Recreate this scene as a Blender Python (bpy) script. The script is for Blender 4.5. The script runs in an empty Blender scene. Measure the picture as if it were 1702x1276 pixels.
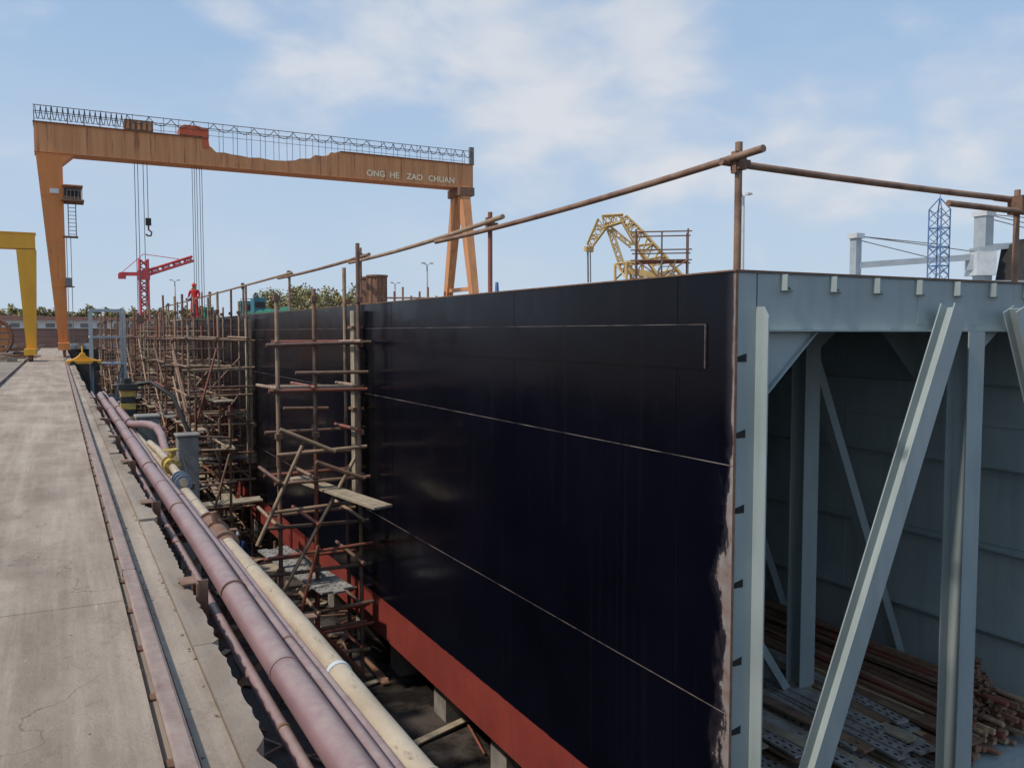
import bpy, math, random
from mathutils import Vector, Matrix, Quaternion
R=math.radians
scene=bpy.context.scene
random.seed(7)

# ------------------------------------------------------------------ materials
def nd(nt,t,**kw):
    n=nt.nodes.new(t)
    for k,v in kw.items(): setattr(n,k,v)
    return n
def sock(nt,inp,v):
    if isinstance(v,bpy.types.NodeSocket): nt.links.new(v,inp)
    else: inp.default_value=v
def noise(nt,vec,scale,detail=5,rough=.55,dist=0):
    n=nd(nt,'ShaderNodeTexNoise'); nt.links.new(vec,n.inputs['Vector'])
    n.inputs['Scale'].default_value=scale; n.inputs['Detail'].default_value=detail
    n.inputs['Roughness'].default_value=rough; n.inputs['Distortion'].default_value=dist
    return n.outputs['Fac']
def mapr(nt,v,a,b,c=0.,d=1.,smooth=False):
    n=nd(nt,'ShaderNodeMapRange')
    if smooth: n.interpolation_type='SMOOTHSTEP'
    sock(nt,n.inputs[0],v)
    for i,x in enumerate((a,b,c,d)): sock(nt,n.inputs[i+1],x)
    return n.outputs[0]
def mth(nt,op,a,b=0.):
    n=nd(nt,'ShaderNodeMath',operation=op); sock(nt,n.inputs[0],a); sock(nt,n.inputs[1],b)
    return n.outputs[0]
def mixc(nt,f,a,b,blend='MIX'):
    n=nd(nt,'ShaderNodeMix',data_type='RGBA',blend_type=blend)
    sock(nt,n.inputs[0],f)
    for i,x in ((6,a),(7,b)):
        if not isinstance(x,bpy.types.NodeSocket) and len(x)==3: x=(*x,1)
        sock(nt,n.inputs[i],x)
    return n.outputs[2]
def scaled(nt,pos,s):
    n=nd(nt,'ShaderNodeVectorMath',operation='MULTIPLY'); nt.links.new(pos,n.inputs[0]); n.inputs[1].default_value=s
    return n.outputs[0]
def newmat(name):
    m=bpy.data.materials.new(name); m.use_nodes=True; nt=m.node_tree
    p=nt.nodes['Principled BSDF']
    g=nd(nt,'ShaderNodeNewGeometry')
    return m,nt,p,g.outputs['Position'],g
def bump(nt,p,h,strength=.3,dist=.02):
    b=nd(nt,'ShaderNodeBump'); b.inputs['Strength'].default_value=strength; b.inputs['Distance'].default_value=dist
    nt.links.new(h,b.inputs['Height']); nt.links.new(b.outputs[0],p.inputs['Normal'])
def basic(name,c1,c2,rough=.6,scale=4,stretch=(1,1,1),rust=0.,rustc=(.13,.05,.02),bs=.2,lo=.35,hi=.65,metal=0.,dust=0.):
    m,nt,p,pos,g=newmat(name)
    v=scaled(nt,pos,stretch)
    f=mapr(nt,noise(nt,v,scale,6,.6),lo,hi)
    c=mixc(nt,f,c1,c2)
    if rust>0:
        v2=scaled(nt,pos,(stretch[0]*1.3,stretch[1]*1.3,stretch[2]*.9))
        r=mapr(nt,noise(nt,v2,scale*1.7,8,.7),.72-rust*.4,.8-rust*.35)
        c=mixc(nt,r,c,rustc)
    if dust>0:
        s=nd(nt,'ShaderNodeSeparateXYZ'); nt.links.new(g.outputs['Normal'],s.inputs[0])
        up=mapr(nt,s.outputs[2],.45,1.)
        up=mth(nt,'MULTIPLY',up,mapr(nt,noise(nt,pos,9,6,.7),.3,.65,0.,dust))
        c=mixc(nt,up,c,(.40,.34,.27))
    nt.links.new(c,p.inputs['Base Color'])
    p.inputs['Roughness'].default_value=rough; p.inputs['Metallic'].default_value=metal
    if bs>0: bump(nt,p,noise(nt,pos,scale*6,4),bs,.01)
    return m
M={}
M['rust']=basic('rusty_steel',(.17,.085,.05),(.25,.15,.10),.8,7)
M['rail']=basic('worn_rail_steel',(.19,.115,.095),(.29,.19,.155),.6,5,(3,.4,3),dust=.5)
M['tubeA']=basic('scaffold_tube_rust',(.16,.085,.055),(.30,.19,.125),.65,3)
M['tubeB']=basic('scaffold_tube_tan',(.38,.27,.18),(.25,.16,.10),.6,3)
M['tubeC']=basic('scaffold_tube_brown',(.12,.07,.05),(.2,.12,.085),.6,3)
M['tubeR']=basic('scaffold_tube_red',(.30,.085,.055),(.2,.09,.055),.6,3)
M['coupler']=basic('coupler_steel',(.12,.07,.045),(.21,.11,.07),.7,12)
M['board']=basic('weathered_board',(.42,.35,.25),(.25,.2,.14),.85,3,(1,1,1),bs=.3)
M['mboard']=basic('galvanised_board',(.38,.38,.36),(.23,.21,.19),.6,5,rust=.4)
M['orange']=basic('orange_crane_paint',(.64,.31,.13),(.52,.23,.09),.6,1.6,(1.8,1.8,.10),rust=.42,rustc=(.27,.11,.055),bs=.1)
M['orangedk']=basic('orange_red_paint',(.68,.12,.04),(.5,.1,.04),.5,2,rust=.25)
M['orleg']=basic('orange_leg_paint',(.70,.26,.07),(.57,.21,.06),.55,.8,(1.5,1.5,.2),rust=.36,rustc=(.3,.12,.055))
M['yellow']=basic('yellow_crane_paint',(.8,.42,.03),(.68,.33,.03),.5,1,(1,1,.4),rust=.2)
M['yel2']=basic('faded_yellow_paint',(.6,.43,.18),(.47,.32,.13),.6,1,rust=.2)
M['red']=basic('red_paint',(.6,.07,.08),(.5,.06,.07),.5,2)
M['blue']=basic('blue_paint',(.12,.24,.45),(.09,.19,.37),.5,2)
M['white']=basic('offwhite_paint',(.62,.64,.64),(.5,.52,.53),.5,1)
M['roofred']=basic('reddish_roof',(.34,.17,.13),(.27,.14,.11),.8,1)
M['shipgrey']=basic('pale_grey_paint',(.38,.42,.44),(.30,.34,.37),.5,1)
M['purple']=basic('mauve_pipe_paint',(.31,.185,.185),(.24,.14,.14),.42,5,(1,.5,1),rust=.26,rustc=(.19,.12,.085),bs=.1,dust=.6)
M['cream']=basic('cream_lagging',(.50,.42,.30),(.36,.28,.19),.75,6,(1,.35,1),rust=.38,rustc=(.21,.15,.10),bs=.4,dust=.3)
M['teal']=basic('teal_paint',(.03,.2,.24),(.05,.14,.16),.5,5)
M['green']=basic('green_netting',(.02,.2,.13),(.02,.1,.08),.8,5)
M['black']=basic('black_rubber',(.02,.02,.02),(.04,.035,.03),.6,5)
M['dark']=basic('painted_dark',(.012,.012,.014),(.02,.02,.02),.8,5)  # near-black; on the barge frames it paints in shade of cutouts
M['wire']=basic('wire_rope',(.14,.14,.145),(.2,.19,.18),.5,5,bs=0)
M['valveY']=basic('valve_yellow',(.55,.37,.05),(.33,.24,.08),.5,12,rust=.35)
M['valveB']=basic('valve_blue',(.17,.23,.28),(.13,.15,.18),.5,12,rust=.35)
M['conc']=basic('concrete_block',(.29,.27,.235),(.18,.16,.14),.9,2,bs=.5)
M['timber']=basic('brown_timber',(.34,.18,.11),(.2,.10,.06),.75,3,(3,.4,3))
M['timber2']=basic('pale_timber',(.52,.38,.24),(.36,.24,.15),.75,3,(3,.4,3))
M['brick']=basic('red_brown_wall',(.26,.155,.125),(.2,.12,.10),.85,.5)
M['cloth_red']=basic('red_coverall',(.55,.03,.03),(.4,.02,.03),.85,9)
M['cloth_blue']=basic('blue_coverall',(.03,.06,.16),(.02,.04,.1),.85,9)
M['skin']=basic('skin',(.42,.24,.16),(.38,.2,.14),.6,9,bs=0)
M['helmW']=basic('white_helmet',(.75,.75,.75),(.7,.7,.7),.35,3,bs=0)
M['helmR']=basic('red_helmet',(.7,.03,.03),(.6,.03,.03),.35,3,bs=0)
M['helmY']=basic('yellow_helmet',(.8,.55,.05),(.7,.5,.05),.35,3,bs=0)
M['letter']=basic('letter_paint',(.88,.80,.55),(.8,.7,.45),.5,3,bs=0)
M['trunk']=basic('bark',(.08,.06,.04),(.12,.09,.06),.9,3)

def greymat(name,k):
    m,nt,p,pos,g=newmat(name)
    f=mapr(nt,noise(nt,pos,1.1,6),.3,.7)
    c=mixc(nt,f,(.29*k,.345*k,.345*k),(.35*k,.41*k,.405*k))
    st=mapr(nt,noise(nt,scaled(nt,pos,(3,3,.22)),1.6,5),.5,.75)
    c=mixc(nt,mth(nt,'MULTIPLY',st,.4),c,(.2*k,.235*k,.23*k))
    st=mapr(nt,noise(nt,scaled(nt,pos,(1,1,.5)),.7,7,.65),.5,.62)
    c=mixc(nt,mth(nt,'MULTIPLY',st,.3),c,(.41*k,.46*k,.45*k))
    sp=mapr(nt,noise(nt,pos,14,6,.7),.66,.74); c=mixc(nt,mth(nt,'MULTIPLY',sp,.5),c,(.22,.15,.11))
    sp=mapr(nt,noise(nt,scaled(nt,pos,(6,6,.7)),2.2,6,.7),.68,.76); c=mixc(nt,mth(nt,'MULTIPLY',sp,.35),c,(.22,.14,.10))
    nt.links.new(c,p.inputs['Base Color']); p.inputs['Roughness'].default_value=.5
    bump(nt,p,noise(nt,pos,2,3),.15,.02); M[name]=m
greymat('grey',1.0); greymat('greywall',1.3)

m,nt,p,pos,g=newmat('hull_paint')
sx=nd(nt,'ShaderNodeSeparateXYZ'); nt.links.new(pos,sx.inputs[0]); Yc=sx.outputs[1]; Zc=sx.outputs[2]
f=mapr(nt,noise(nt,pos,.35,5),.35,.65)
black=mixc(nt,f,(.0018,.002,.005),(.004,.0042,.010))
st=mapr(nt,noise(nt,scaled(nt,pos,(1,5,.10)),1.4,6,.7),.55,.8)
black=mixc(nt,mth(nt,'MULTIPLY',st,.4),black,(.018,.015,.02))
redc=mixc(nt,mapr(nt,noise(nt,pos,1.1,6),.35,.7),(.28,.055,.042),(.22,.042,.033))
rs=mapr(nt,noise(nt,scaled(nt,pos,(1,4,.3)),2.5,5),.56,.75)
redc=mixc(nt,mth(nt,'MULTIPLY',rs,.55),redc,(.12,.05,.04))
isred=mapr(nt,mth(nt,'ADD',Zc,mth(nt,'MULTIPLY',noise(nt,pos,3,4),.05)),-6.62,-6.64)
c=mixc(nt,isred,black,redc)
n1=noise(nt,scaled(nt,pos,(1,2.2,1)),1.6,7,.65)
wid=mapr(nt,Zc,-1.2,-2.6,.03,.16)
wid=mth(nt,'ADD',wid,mth(nt,'MULTIPLY',mth(nt,'SUBTRACT',n1,.5),mapr(nt,Zc,-.9,-1.6,.1,.75)))
edge=mth(nt,'SUBTRACT',mth(nt,'ADD',wid,7.70),Yc)
e=mapr(nt,edge,-.01,.03,smooth=True)
e=mth(nt,'MULTIPLY',e,mth(nt,'SUBTRACT',1.,mapr(nt,Zc,-5.3,-5.8)))
prim=mixc(nt,mapr(nt,noise(nt,pos,5,6),.35,.65),(.30,.27,.26),(.22,.15,.125))
soft=mapr(nt,edge,-.16,.05,0.,.4,smooth=True)
soft=mth(nt,'MULTIPLY',soft,mth(nt,'SUBTRACT',1.,isred))
c=mixc(nt,soft,c,(.09,.08,.09)); c=mixc(nt,e,c,prim)
nt.links.new(c,p.inputs['Base Color'])
rr=mapr(nt,noise(nt,scaled(nt,pos,(1,1,.6)),.9,6),.3,.7,.13,.27)
nt.links.new(mth(nt,'ADD',rr,mth(nt,'MULTIPLY',mth(nt,'MAXIMUM',e,isred),.35)),p.inputs['Roughness'])
p.inputs['IOR'].default_value=1.27
bump(nt,p,noise(nt,pos,.8,3),.14,.06); M['hull']=m
m,nt,p,pos,g=newmat('weld_seam')
c=mixc(nt,mapr(nt,noise(nt,scaled(nt,pos,(1,1,1)),1.2,6,.7),.38,.6),(.02,.018,.02),(.24,.19,.16))
nt.links.new(c,p.inputs['Base Color']); p.inputs['Roughness'].default_value=.6; M['seam']=m

def roadmat(name,crack,dk):
    m,nt,p,pos,g=newmat(name)
    v=scaled(nt,pos,(1,.45,1))
    c=mixc(nt,mapr(nt,noise(nt,v,1.3,8,.68),.34,.66),(.25*dk,.19*dk,.14*dk),(.45*dk,.365*dk,.28*dk))
    s=mapr(nt,noise(nt,scaled(nt,pos,(2.4,.09,1)),1.6,8,.75),.45,.66)
    c=mixc(nt,mth(nt,'MULTIPLY',s,.6),c,(.54*dk,.45*dk,.36*dk))
    s2=mapr(nt,noise(nt,scaled(nt,pos,(1,.5,1)),.7,7,.7),.5,.66)
    c=mixc(nt,mth(nt,'MULTIPLY',s2,.6),c,(.2*dk,.15*dk,.11*dk))
    s3=mapr(nt,noise(nt,scaled(nt,pos,(1,.7,1)),3.1,7,.75),.58,.68)
    c=mixc(nt,mth(nt,'MULTIPLY',s3,.4),c,(.16*dk,.12*dk,.09*dk))
    sp=mapr(nt,noise(nt,pos,38,4,.8),.64,.7); c=mixc(nt,mth(nt,'MULTIPLY',sp,.6),c,(.5,.46,.39))
    sp=mapr(nt,noise(nt,pos,26,4,.8),.36,.29); c=mixc(nt,mth(nt,'MULTIPLY',sp,.65),c,(.1,.075,.06))
    sp=mapr(nt,noise(nt,scaled(nt,pos,(1,.15,1)),9,5,.8),.62,.7)
    sp=mth(nt,'MULTIPLY',sp,mapr(nt,noise(nt,pos,1.1,4),.45,.6)); c=mixc(nt,mth(nt,'MULTIPLY',sp,.55),c,(.62,.57,.5))
    if crack:
        vo=nd(nt,'ShaderNodeTexVoronoi',feature='DISTANCE_TO_EDGE')
        nv=nd(nt,'ShaderNodeVectorMath',operation='ADD'); nt.links.new(pos,nv.inputs[0])
        nn=nd(nt,'ShaderNodeTexNoise'); nt.links.new(pos,nn.inputs['Vector']); nn.inputs['Scale'].default_value=2.5; nn.inputs['Detail'].default_value=7
        sc=nd(nt,'ShaderNodeVectorMath',operation='SCALE'); nt.links.new(nn.outputs['Color'],sc.inputs[0]); sc.inputs['Scale'].default_value=.8
        nt.links.new(sc.outputs[0],nv.inputs[1]); nt.links.new(nv.outputs[0],vo.inputs['Vector']); vo.inputs['Scale'].default_value=.33
        cr=mth(nt,'MULTIPLY',mapr(nt,vo.outputs['Distance'],.003,.0006),mapr(nt,noise(nt,pos,.5,3),.45,.55))
        c=mixc(nt,mth(nt,'MULTIPLY',cr,.6),c,(.1,.08,.06))
    nt.links.new(c,p.inputs['Base Color']); p.inputs['Roughness'].default_value=.9
    bump(nt,p,noise(nt,pos,18,9,.78),.9,.018); M[name]=m
roadmat('road',True,.95); roadmat('kerb',False,.8)
M['ground']=basic('yard_ground',(.31,.255,.2),(.2,.165,.13),.95,.4,bs=.3)
M['wall']=basic('quay_wall_concrete',(.13,.11,.095),(.055,.047,.041),.9,1,(1,1,.5),bs=.5)
m,nt,p,pos,g=newmat('dock_floor_mud')
f=mapr(nt,noise(nt,pos,.7,8,.65),.4,.6)
c=mixc(nt,f,(.02,.018,.017),(.07,.055,.045))
nt.links.new(c,p.inputs['Base Color']); nt.links.new(mapr(nt,f,.2,.8,.12,.85),p.inputs['Roughness'])
bump(nt,p,noise(nt,pos,6,8,.7),.5,.05); M['floor']=m
def leafm(name,a,b):
    m,nt,p,pos,g=newmat(name)
    c=mixc(nt,mapr(nt,noise(nt,pos,.8,4),.35,.65),a,b)
    nt.links.new(c,p.inputs['Base Color']); p.inputs['Roughness'].default_value=.7
    return m
M['leaf']=leafm('autumn_leaves',(.22,.21,.09),(.42,.34,.15)); M['leaf2']=leafm('leaves',(.14,.16,.08),(.24,.23,.11))

# ------------------------------------------------------------------ builder
class B:
    def __init__(s): s.v=[];s.f=[];s.m=[];s.sm=[];s.mats=[]
    def mi(s,k):
        if k not in s.mats: s.mats.append(k)
        return s.mats.index(k)
    def add(s,vs,fs,k,smooth=False):
        o=len(s.v); s.v+= [tuple(v) for v in vs]; i=s.mi(k)
        for f in fs: s.f.append(tuple(o+a for a in f)); s.m.append(i); s.sm.append(smooth)
    def box(s,x0,x1,y0,y1,z0,z1,k):
        vs=[(x,y,z) for z in(z0,z1) for y in(y0,y1) for x in(x0,x1)]
        s.add(vs,[(0,2,3,1),(4,5,7,6),(0,1,5,4),(2,6,7,3),(0,4,6,2),(1,3,7,5)],k)
    def beam(s,p,q,w,h,k,up=(0,0,1),w2=None,h2=None):
        p=Vector(p);q=Vector(q);t=(q-p).normalized();u=Vector(up)
        if abs(t.dot(u))>.98:u=Vector((0,1,0))
        a=t.cross(u).normalized();b=a.cross(t).normalized()
        w2=w if w2 is None else w2;h2=h if h2 is None else h2
        vs=[p-a*w/2-b*h/2,p+a*w/2-b*h/2,p+a*w/2+b*h/2,p-a*w/2+b*h/2,
            q-a*w2/2-b*h2/2,q+a*w2/2-b*h2/2,q+a*w2/2+b*h2/2,q-a*w2/2+b*h2/2]
        s.add(vs,[(3,2,1,0),(4,5,6,7),(0,1,5,4),(1,2,6,5),(2,3,7,6),(3,0,4,7)],k)
    def sweep(s,pts,r,k,n=8,cap=True):
        pts=[Vector(p) for p in pts]; rs=r if isinstance(r,(list,tuple)) else [r]*len(pts)
        vs=[];t0=(pts[1]-pts[0]).normalized()
        a=t0.cross(Vector((0,0,1)))
        if a.length<.05:a=t0.cross(Vector((0,1,0)))
        a.normalize()
        for i,p in enumerate(pts):
            t=(pts[min(i+1,len(pts)-1)]-pts[max(i-1,0)]).normalized()
            a=(a-t*a.dot(t)).normalized();b=t.cross(a)
            for j in range(n):
                an=2*math.pi*j/n; vs.append(p+(a*math.cos(an)+b*math.sin(an))*rs[i])
        fs=[]
        for i in range(len(pts)-1):
            for j in range(n): fs.append((i*n+j,i*n+(j+1)%n,(i+1)*n+(j+1)%n,(i+1)*n+j))
        s.add(vs,fs,k,True)
        if cap:
            s.add([vs[j] for j in range(n)],[tuple(range(n-1,-1,-1))],k)
            s.add([vs[-n+j] for j in range(n)],[tuple(range(n))],k)
    def tube(s,p,q,r,k,n=8): s.sweep([p,q],r,k,n)
    def prism(s,poly,axis,a0,a1,k):
        def mk(c,a):
            l=list(c); l.insert(axis,a); return l
        n=len(poly); vs=[mk(c,a0) for c in poly]+[mk(c,a1) for c in poly]
        s.add(vs,[tuple(range(n-1,-1,-1)),tuple(range(n,2*n))]+[(i,(i+1)%n,n+(i+1)%n,n+i) for i in range(n)],k)
    def ball(s,c,r,k,n=10,sc=(1,1,1),z0=-1):
        vs=[];fs=[];m=n//2
        for i in range(m+1):
            ph=math.pi*i/m
            for j in range(n):
                th=2*math.pi*j/n
                vs.append((c[0]+r*sc[0]*math.sin(ph)*math.cos(th),c[1]+r*sc[1]*math.sin(ph)*math.sin(th),c[2]+r*sc[2]*max(z0,math.cos(ph))))
        for i in range(m):
            for j in range(n): fs.append((i*n+j,(i+1)*n+j,(i+1)*n+(j+1)%n,i*n+(j+1)%n))
        s.add(vs,fs,k,True)
    def lattice(s,p,q,w,k,r=.03,seg=8,up=(0,0,1),w2=None,n=4):
        p=Vector(p);q=Vector(q);t=(q-p).normalized();u=Vector(up)
        if abs(t.dot(u))>.95:u=Vector((0,1,0))
        a=t.cross(u).normalized();b=a.cross(t).normalized(); w2=w if w2 is None else w2
        def c(i,f):
            ww=(w+(w2-w)*f)/2; sg=[(-1,-1),(1,-1),(1,1),(-1,1)][i%4]
            return p+(q-p)*f+a*sg[0]*ww+b*sg[1]*ww
        for i in range(4): s.tube(c(i,0),c(i,1),r*1.3,k,n)
        for j in range(seg):
            f0=j/seg;f1=(j+1)/seg
            for i in range(4):
                s.tube(c(i,f0),c(i+1,f1) if j%2 else c(i+1,f0),r*.7,k,n)
                s.tube(c(i,f0) if j%2==0 else c(i+1,f0),c(i+1,f1) if j%2==0 else c(i,f1),r*.7,k,n)
    def finish(s,name,bev=0,parent=None):
        xs=[v[0] for v in s.v];ys=[v[1] for v in s.v];zs=[v[2] for v in s.v]
        o=Vector(((min(xs)+max(xs))/2,(min(ys)+max(ys))/2,min(zs)))
        me=bpy.data.meshes.new(name)
        me.from_pydata([tuple(Vector(v)-o) for v in s.v],[],s.f)
        for k in s.mats: me.materials.append(M[k])
        me.polygons.foreach_set('material_index',s.m); me.polygons.foreach_set('use_smooth',s.sm); me.update()
        ob=bpy.data.objects.new(name,me); ob.location=o; scene.collection.objects.link(ob)
        if bev>0:
            md=ob.modifiers.new('bevel','BEVEL'); md.width=bev; md.segments=2; md.limit_method='ANGLE'
        if parent: ob.parent=parent
        return ob
def P(az,D,z=0): return Vector((D*math.sin(R(az)),D*math.cos(R(az)),z))

G=-1.7; FL=-8.9
# ------------------------------------------------------------------ ground & basin
b=B()
BX0,BX1,BY0,BY1=.76,34.,-40.,98.; E=1600
b.add([(-E,-E,G),(BX0-.22,-E,G),(BX0-.22,E,G),(-E,E,G)],[(0,1,2,3)],'ground')
b.add([(BX1,-E,G),(E,-E,G),(E,E,G),(BX1,E,G)],[(0,1,2,3)],'ground')
b.add([(BX0-.22,BY1,G),(BX1,BY1,G),(BX1,E,G),(BX0-.22,E,G)],[(0,1,2,3)],'ground')
b.add([(BX0-.22,-E,G),(BX1,-E,G),(BX1,BY0,G),(BX0-.22,BY0,G)],[(0,1,2,3)],'ground')
b.finish('ground')
b=B()
b.add([(BX0-.5,BY0,FL),(BX1,BY0,FL),(BX1,BY1,FL),(BX0-.5,BY1,FL)],[(0,1,2,3)],'floor')
b.finish('dock_floor')
b=B()
b.box(BX0-.25,BX0-.04,BY0,BY1,FL,G-.3,'wall')
b.box(BX0-.1,BX0+.2,BY0,BY1,FL,G-1.9,'wall')
b.box(BX1-.02,BX1+.3,BY0,BY1,FL,G-.01,'wall'); b.box(BX0,BX1,BY1-.02,BY1+.3,FL,G-.01,'wall'); b.box(BX0,BX1,BY0-.3,BY0,FL,G-.01,'wall')
for y in range(-6,96,3): b.box(BX0,BX0+.09,y+.2,y+.5,FL,G-.7,'wall')
b.finish('quay_wall')
b=B()
y=-12.
while y<97:
    L=8.9; b.box(-1.55,.318,y,y+L-.008,G-.05,G+.03,'road'); y+=L
b.finish('quay_road')
b=B()
b.box(.448,.585,-12,97,G-.3,G+.026,'road')
b.box(.319,.447,-12,97,G-.3,G-.022,'rail')
y=-3.; rk=random.Random(31)
while y<97:
    L=rk.uniform(1.4,3.4) if y<40 else 5
    n=max(2,int(L/.05)); pts=[]; wb=rk.uniform(.705,.745); dip=rk.uniform(.2,.8)
    for i in range(n+1):
        f=i/n; wv=wb+rk.uniform(-.01,.01)
        d=abs(f-dip)*L
        if d<.18: wv-=.06*(1-d/.18)
        if i in(0,n): wv-=.025
        pts.append((wv,y+L*f))
    pl=[(.588,y),*pts,(.588,y+L)]
    h=rk.uniform(.03,.065)
    b.prism(pl,2,G-.32,G+h,'kerb')
    y+=L+rk.choice([.01,.02,.05])
for i in range(420):
    y=rk.uniform(1.5,22);x=rk.choice([rk.uniform(.30,.33),rk.uniform(.56,.61),rk.uniform(.44,.48),rk.uniform(-1,.3)]); r=rk.uniform(.003,.010)
    b.ball((x,y,G+.027+r*.3),r,'kerb',6,(1,1.3,.6))
b.finish('quay_kerb')
def rail(b,x):
    prof=[(-.06,-.021),(.055,-.021),(.055,-.012),(.014,.0),(.014,.055),(.04,.062),(.042,.088),(.03,.096),(-.03,.096),(-.042,.088),(-.04,.062),(-.014,.055),(-.014,.0),(-.06,-.012)]
    b.prism([(x+a,G+c) for a,c in prof],1,-12,120,'rail')
    for yy in range(0,60):
        b.box(x-.06,x-.03,yy*.7,yy*.7+.07,G-.012,G+.012,'coupler')
    for yy in range(1,12): b.box(x-.043,x+.043,yy*6.3,yy*6.3+.006,G+.05,G+.0965,'dark')
b=B(); rail(b,.385); b.finish('crane_rail')
b=B(); rail(b,-1.72); b.finish('crane_rail')

# ------------------------------------------------------------------ barge
X0=7.; Y0=7.69; Y1=88.; T=.72; BOT=-7.62; FZ=-6.5
b=B()
b.box(X0,X0+.022,Y0,Y1,BOT,T-.012,'hull')
b.box(X0+.024,X0+.034,Y0+.004,Y1,BOT,T-.014,'grey')
b.box(X0-.003,X0+.036,Y0-.006,Y0-.001,BOT,T-.014,'rust')
b.box(X0+.03,28,Y0,Y1,BOT,BOT+.02,'hull'); b.box(28,28.03,Y0,Y1,BOT,T-.012,'hull'); b.box(X0,28.03,Y1,Y1+.03,BOT,T-.012,'hull')
b.box(X0-.02,28.05,Y0-.02,Y1+.05,T-.01,T+.008,'rust')
b.box(X0+.04,27.9,Y0+.01,Y1,T-.025,T-.0125,'grey')
b.box(X0+.036,27.9,Y0+.03,Y1,FZ-.02,FZ,'grey')
b.box(14,14.03,Y0+.02,Y1,FZ,T-.03,'greywall'); b.box(X0+.04,14,20,20.02,FZ,T-.03,'greywall')
b.box(X0+.036,27.9,Y0+.01,Y0+.028,BOT+.02,FZ,'grey')
b.box(X0-.02,X0,8.2,62,-.443,.09,'hull')
b.box(X0-.024,X0,8.2,62,.0905,.098,'seam'); b.box(X0-.024,X0,8.19,8.1995,-.443,.098,'seam'); b.box(X0-.022,X0,8.2,62,-.45,-.4435,'hull')
for z in(-1.575,-4.59): b.box(X0-.005,X0,Y0,Y1,z-.005,z+.005,'seam')
b.box(X0-.004,X0,8.7,8.706,-3.9,-.55,'hull')
for y in (8.75,13.2,19.4,26,33,40,47): b.box(X0-.004,X0,y,y+.010,-6.4,T-.02,'hull')
for z in (-1.6,-3.6,-5.2): b.box(13.985,14,Y0+.02,20,z-.006,z+.006,'grey')
for y in (9.4,12.1,15): b.box(13.99,14,y,y+.01,FZ,0,'grey')
SX=[7.72,8.55,9.33,10.15,10.93,11.72,12.5,13.3]
SZ=[-.3,-1.2,-2.1,-3.0,-3.95,-4.8,-5.7]
def hsec(b,p,q,w=.34,d=.26,t=.02):
    p=Vector(p);q=Vector(q); yv=Vector((0,1,0))
    b.beam(p-yv*d/2,q-yv*d/2,w,t,'grey',up=(0,1,0)); b.beam(p+yv*d/2,q+yv*d/2,w,t,'grey',up=(0,1,0))
    b.beam(p,q,t,d-t,'grey',up=(0,1,0))
def frame(b,y,first):
    b.box(X0+.036,7.33,y,y+.014,FZ,T-.03,'grey')
    fz=.30 if first else .05
    b.prism([(y+.1,fz),(y-.12,fz),(y-.20,fz-.12),(y-.20,FZ),(y+.1,FZ)],0,7.331,7.349,'grey')
    b.box(7.35,14,y,y+.014,.03,T-.03,'grey'); b.box(7.36,13.99,y-.13,y+.13,.008,.028,'grey')
    b.prism([(7.35,.006),(8.3,.006),(8.2,-.06),(7.42,-.76),(7.35,-.86)],1,y,y+.014,'grey')
    b.beam((8.28,y,.0),(7.36,y,-.84),.13,.014,'grey',up=(.67,0,-.74))
    b.prism([(14,.006),(13.1,.006),(14,-.85)],1,y,y+.014,'grey')
    b.prism([(7.35,FZ),(8.2,FZ),(8.1,FZ+.1),(7.45,FZ+.7),(7.35,FZ+.7)],1,y,y+.014,'grey')
    hsec(b,(11.22,y-.02,FZ),(11.22,y-.02,.006),.34,.3)
    b.prism([(11.4,.006),(11.95,.006),(11.4,-.4)],1,y,y+.014,'grey')
    if first:
        hsec(b,(10.62,y-.24,.33),(7.4,y-.24,-7.3),.29,.2)
        b.box(10.2,11.5,y-.005,y-.001,.1,.55,'grey')
        hsec(b,(11.95,y-.24,.33),(14.1,y-.24,-4.6),.26,.18)
    else:
        b.beam((7.4,y,-1.2),(11.1,y,FZ+.1),.14,.14,'grey'); b.beam((11.25,y,-.1),(13.95,y,FZ+.1),.17,.17,'grey')
    for z in SZ:
        b.prism([(7.05,z-.05),(7.19,z-.05),(7.19,z+.05),(7.05,z+.015)],1,y-.004,y-.001,'dark')  # dark sliver laid on the uncut web, painting a shaded cutout
for i,y in enumerate([Y0+.01,10.6,13.5,16.4]): frame(b,y,i==0)
for x in SX:
    b.box(x-.006,x+.006,Y0-.10,20,T-.21,T-.03,'grey')
    b.prism([(x-.006,Y0-.10),(x+.02,Y0-.10),(x+.2,Y0+.0),(x+.2,20),(x-.006,20)],2,T-.222,T-.2105,'grey')
    b.prism([(x+.012,T-.207),(x+.17,T-.207),(x+.03,T-.10),(x+.012,T-.10)],1,Y0+.004,Y0+.008,'dark')  # dark triangle on the beam, shade painted in beside each longitudinal
for z in SZ: b.box(X0+.036,7.2,Y0+.03,20,z,z+.012,'grey')
for z in (-.9,-2.3,-3.7,-5.1): b.box(13.87,13.998,Y0+.1,20,z,z+.01,'grey')
b.finish('barge')

b=B()
for y in range(9,88,3):
    for x in (8.2,12,16,20,24):
        b.box(x-.6,x+.6,y-.35,y+.35,FL,FL+.8,'conc'); b.box(x-.55,x+.55,y-.3,y+.3,FL+.802,BOT-.003,'timber')
b.finish('keel_blocks')

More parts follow.
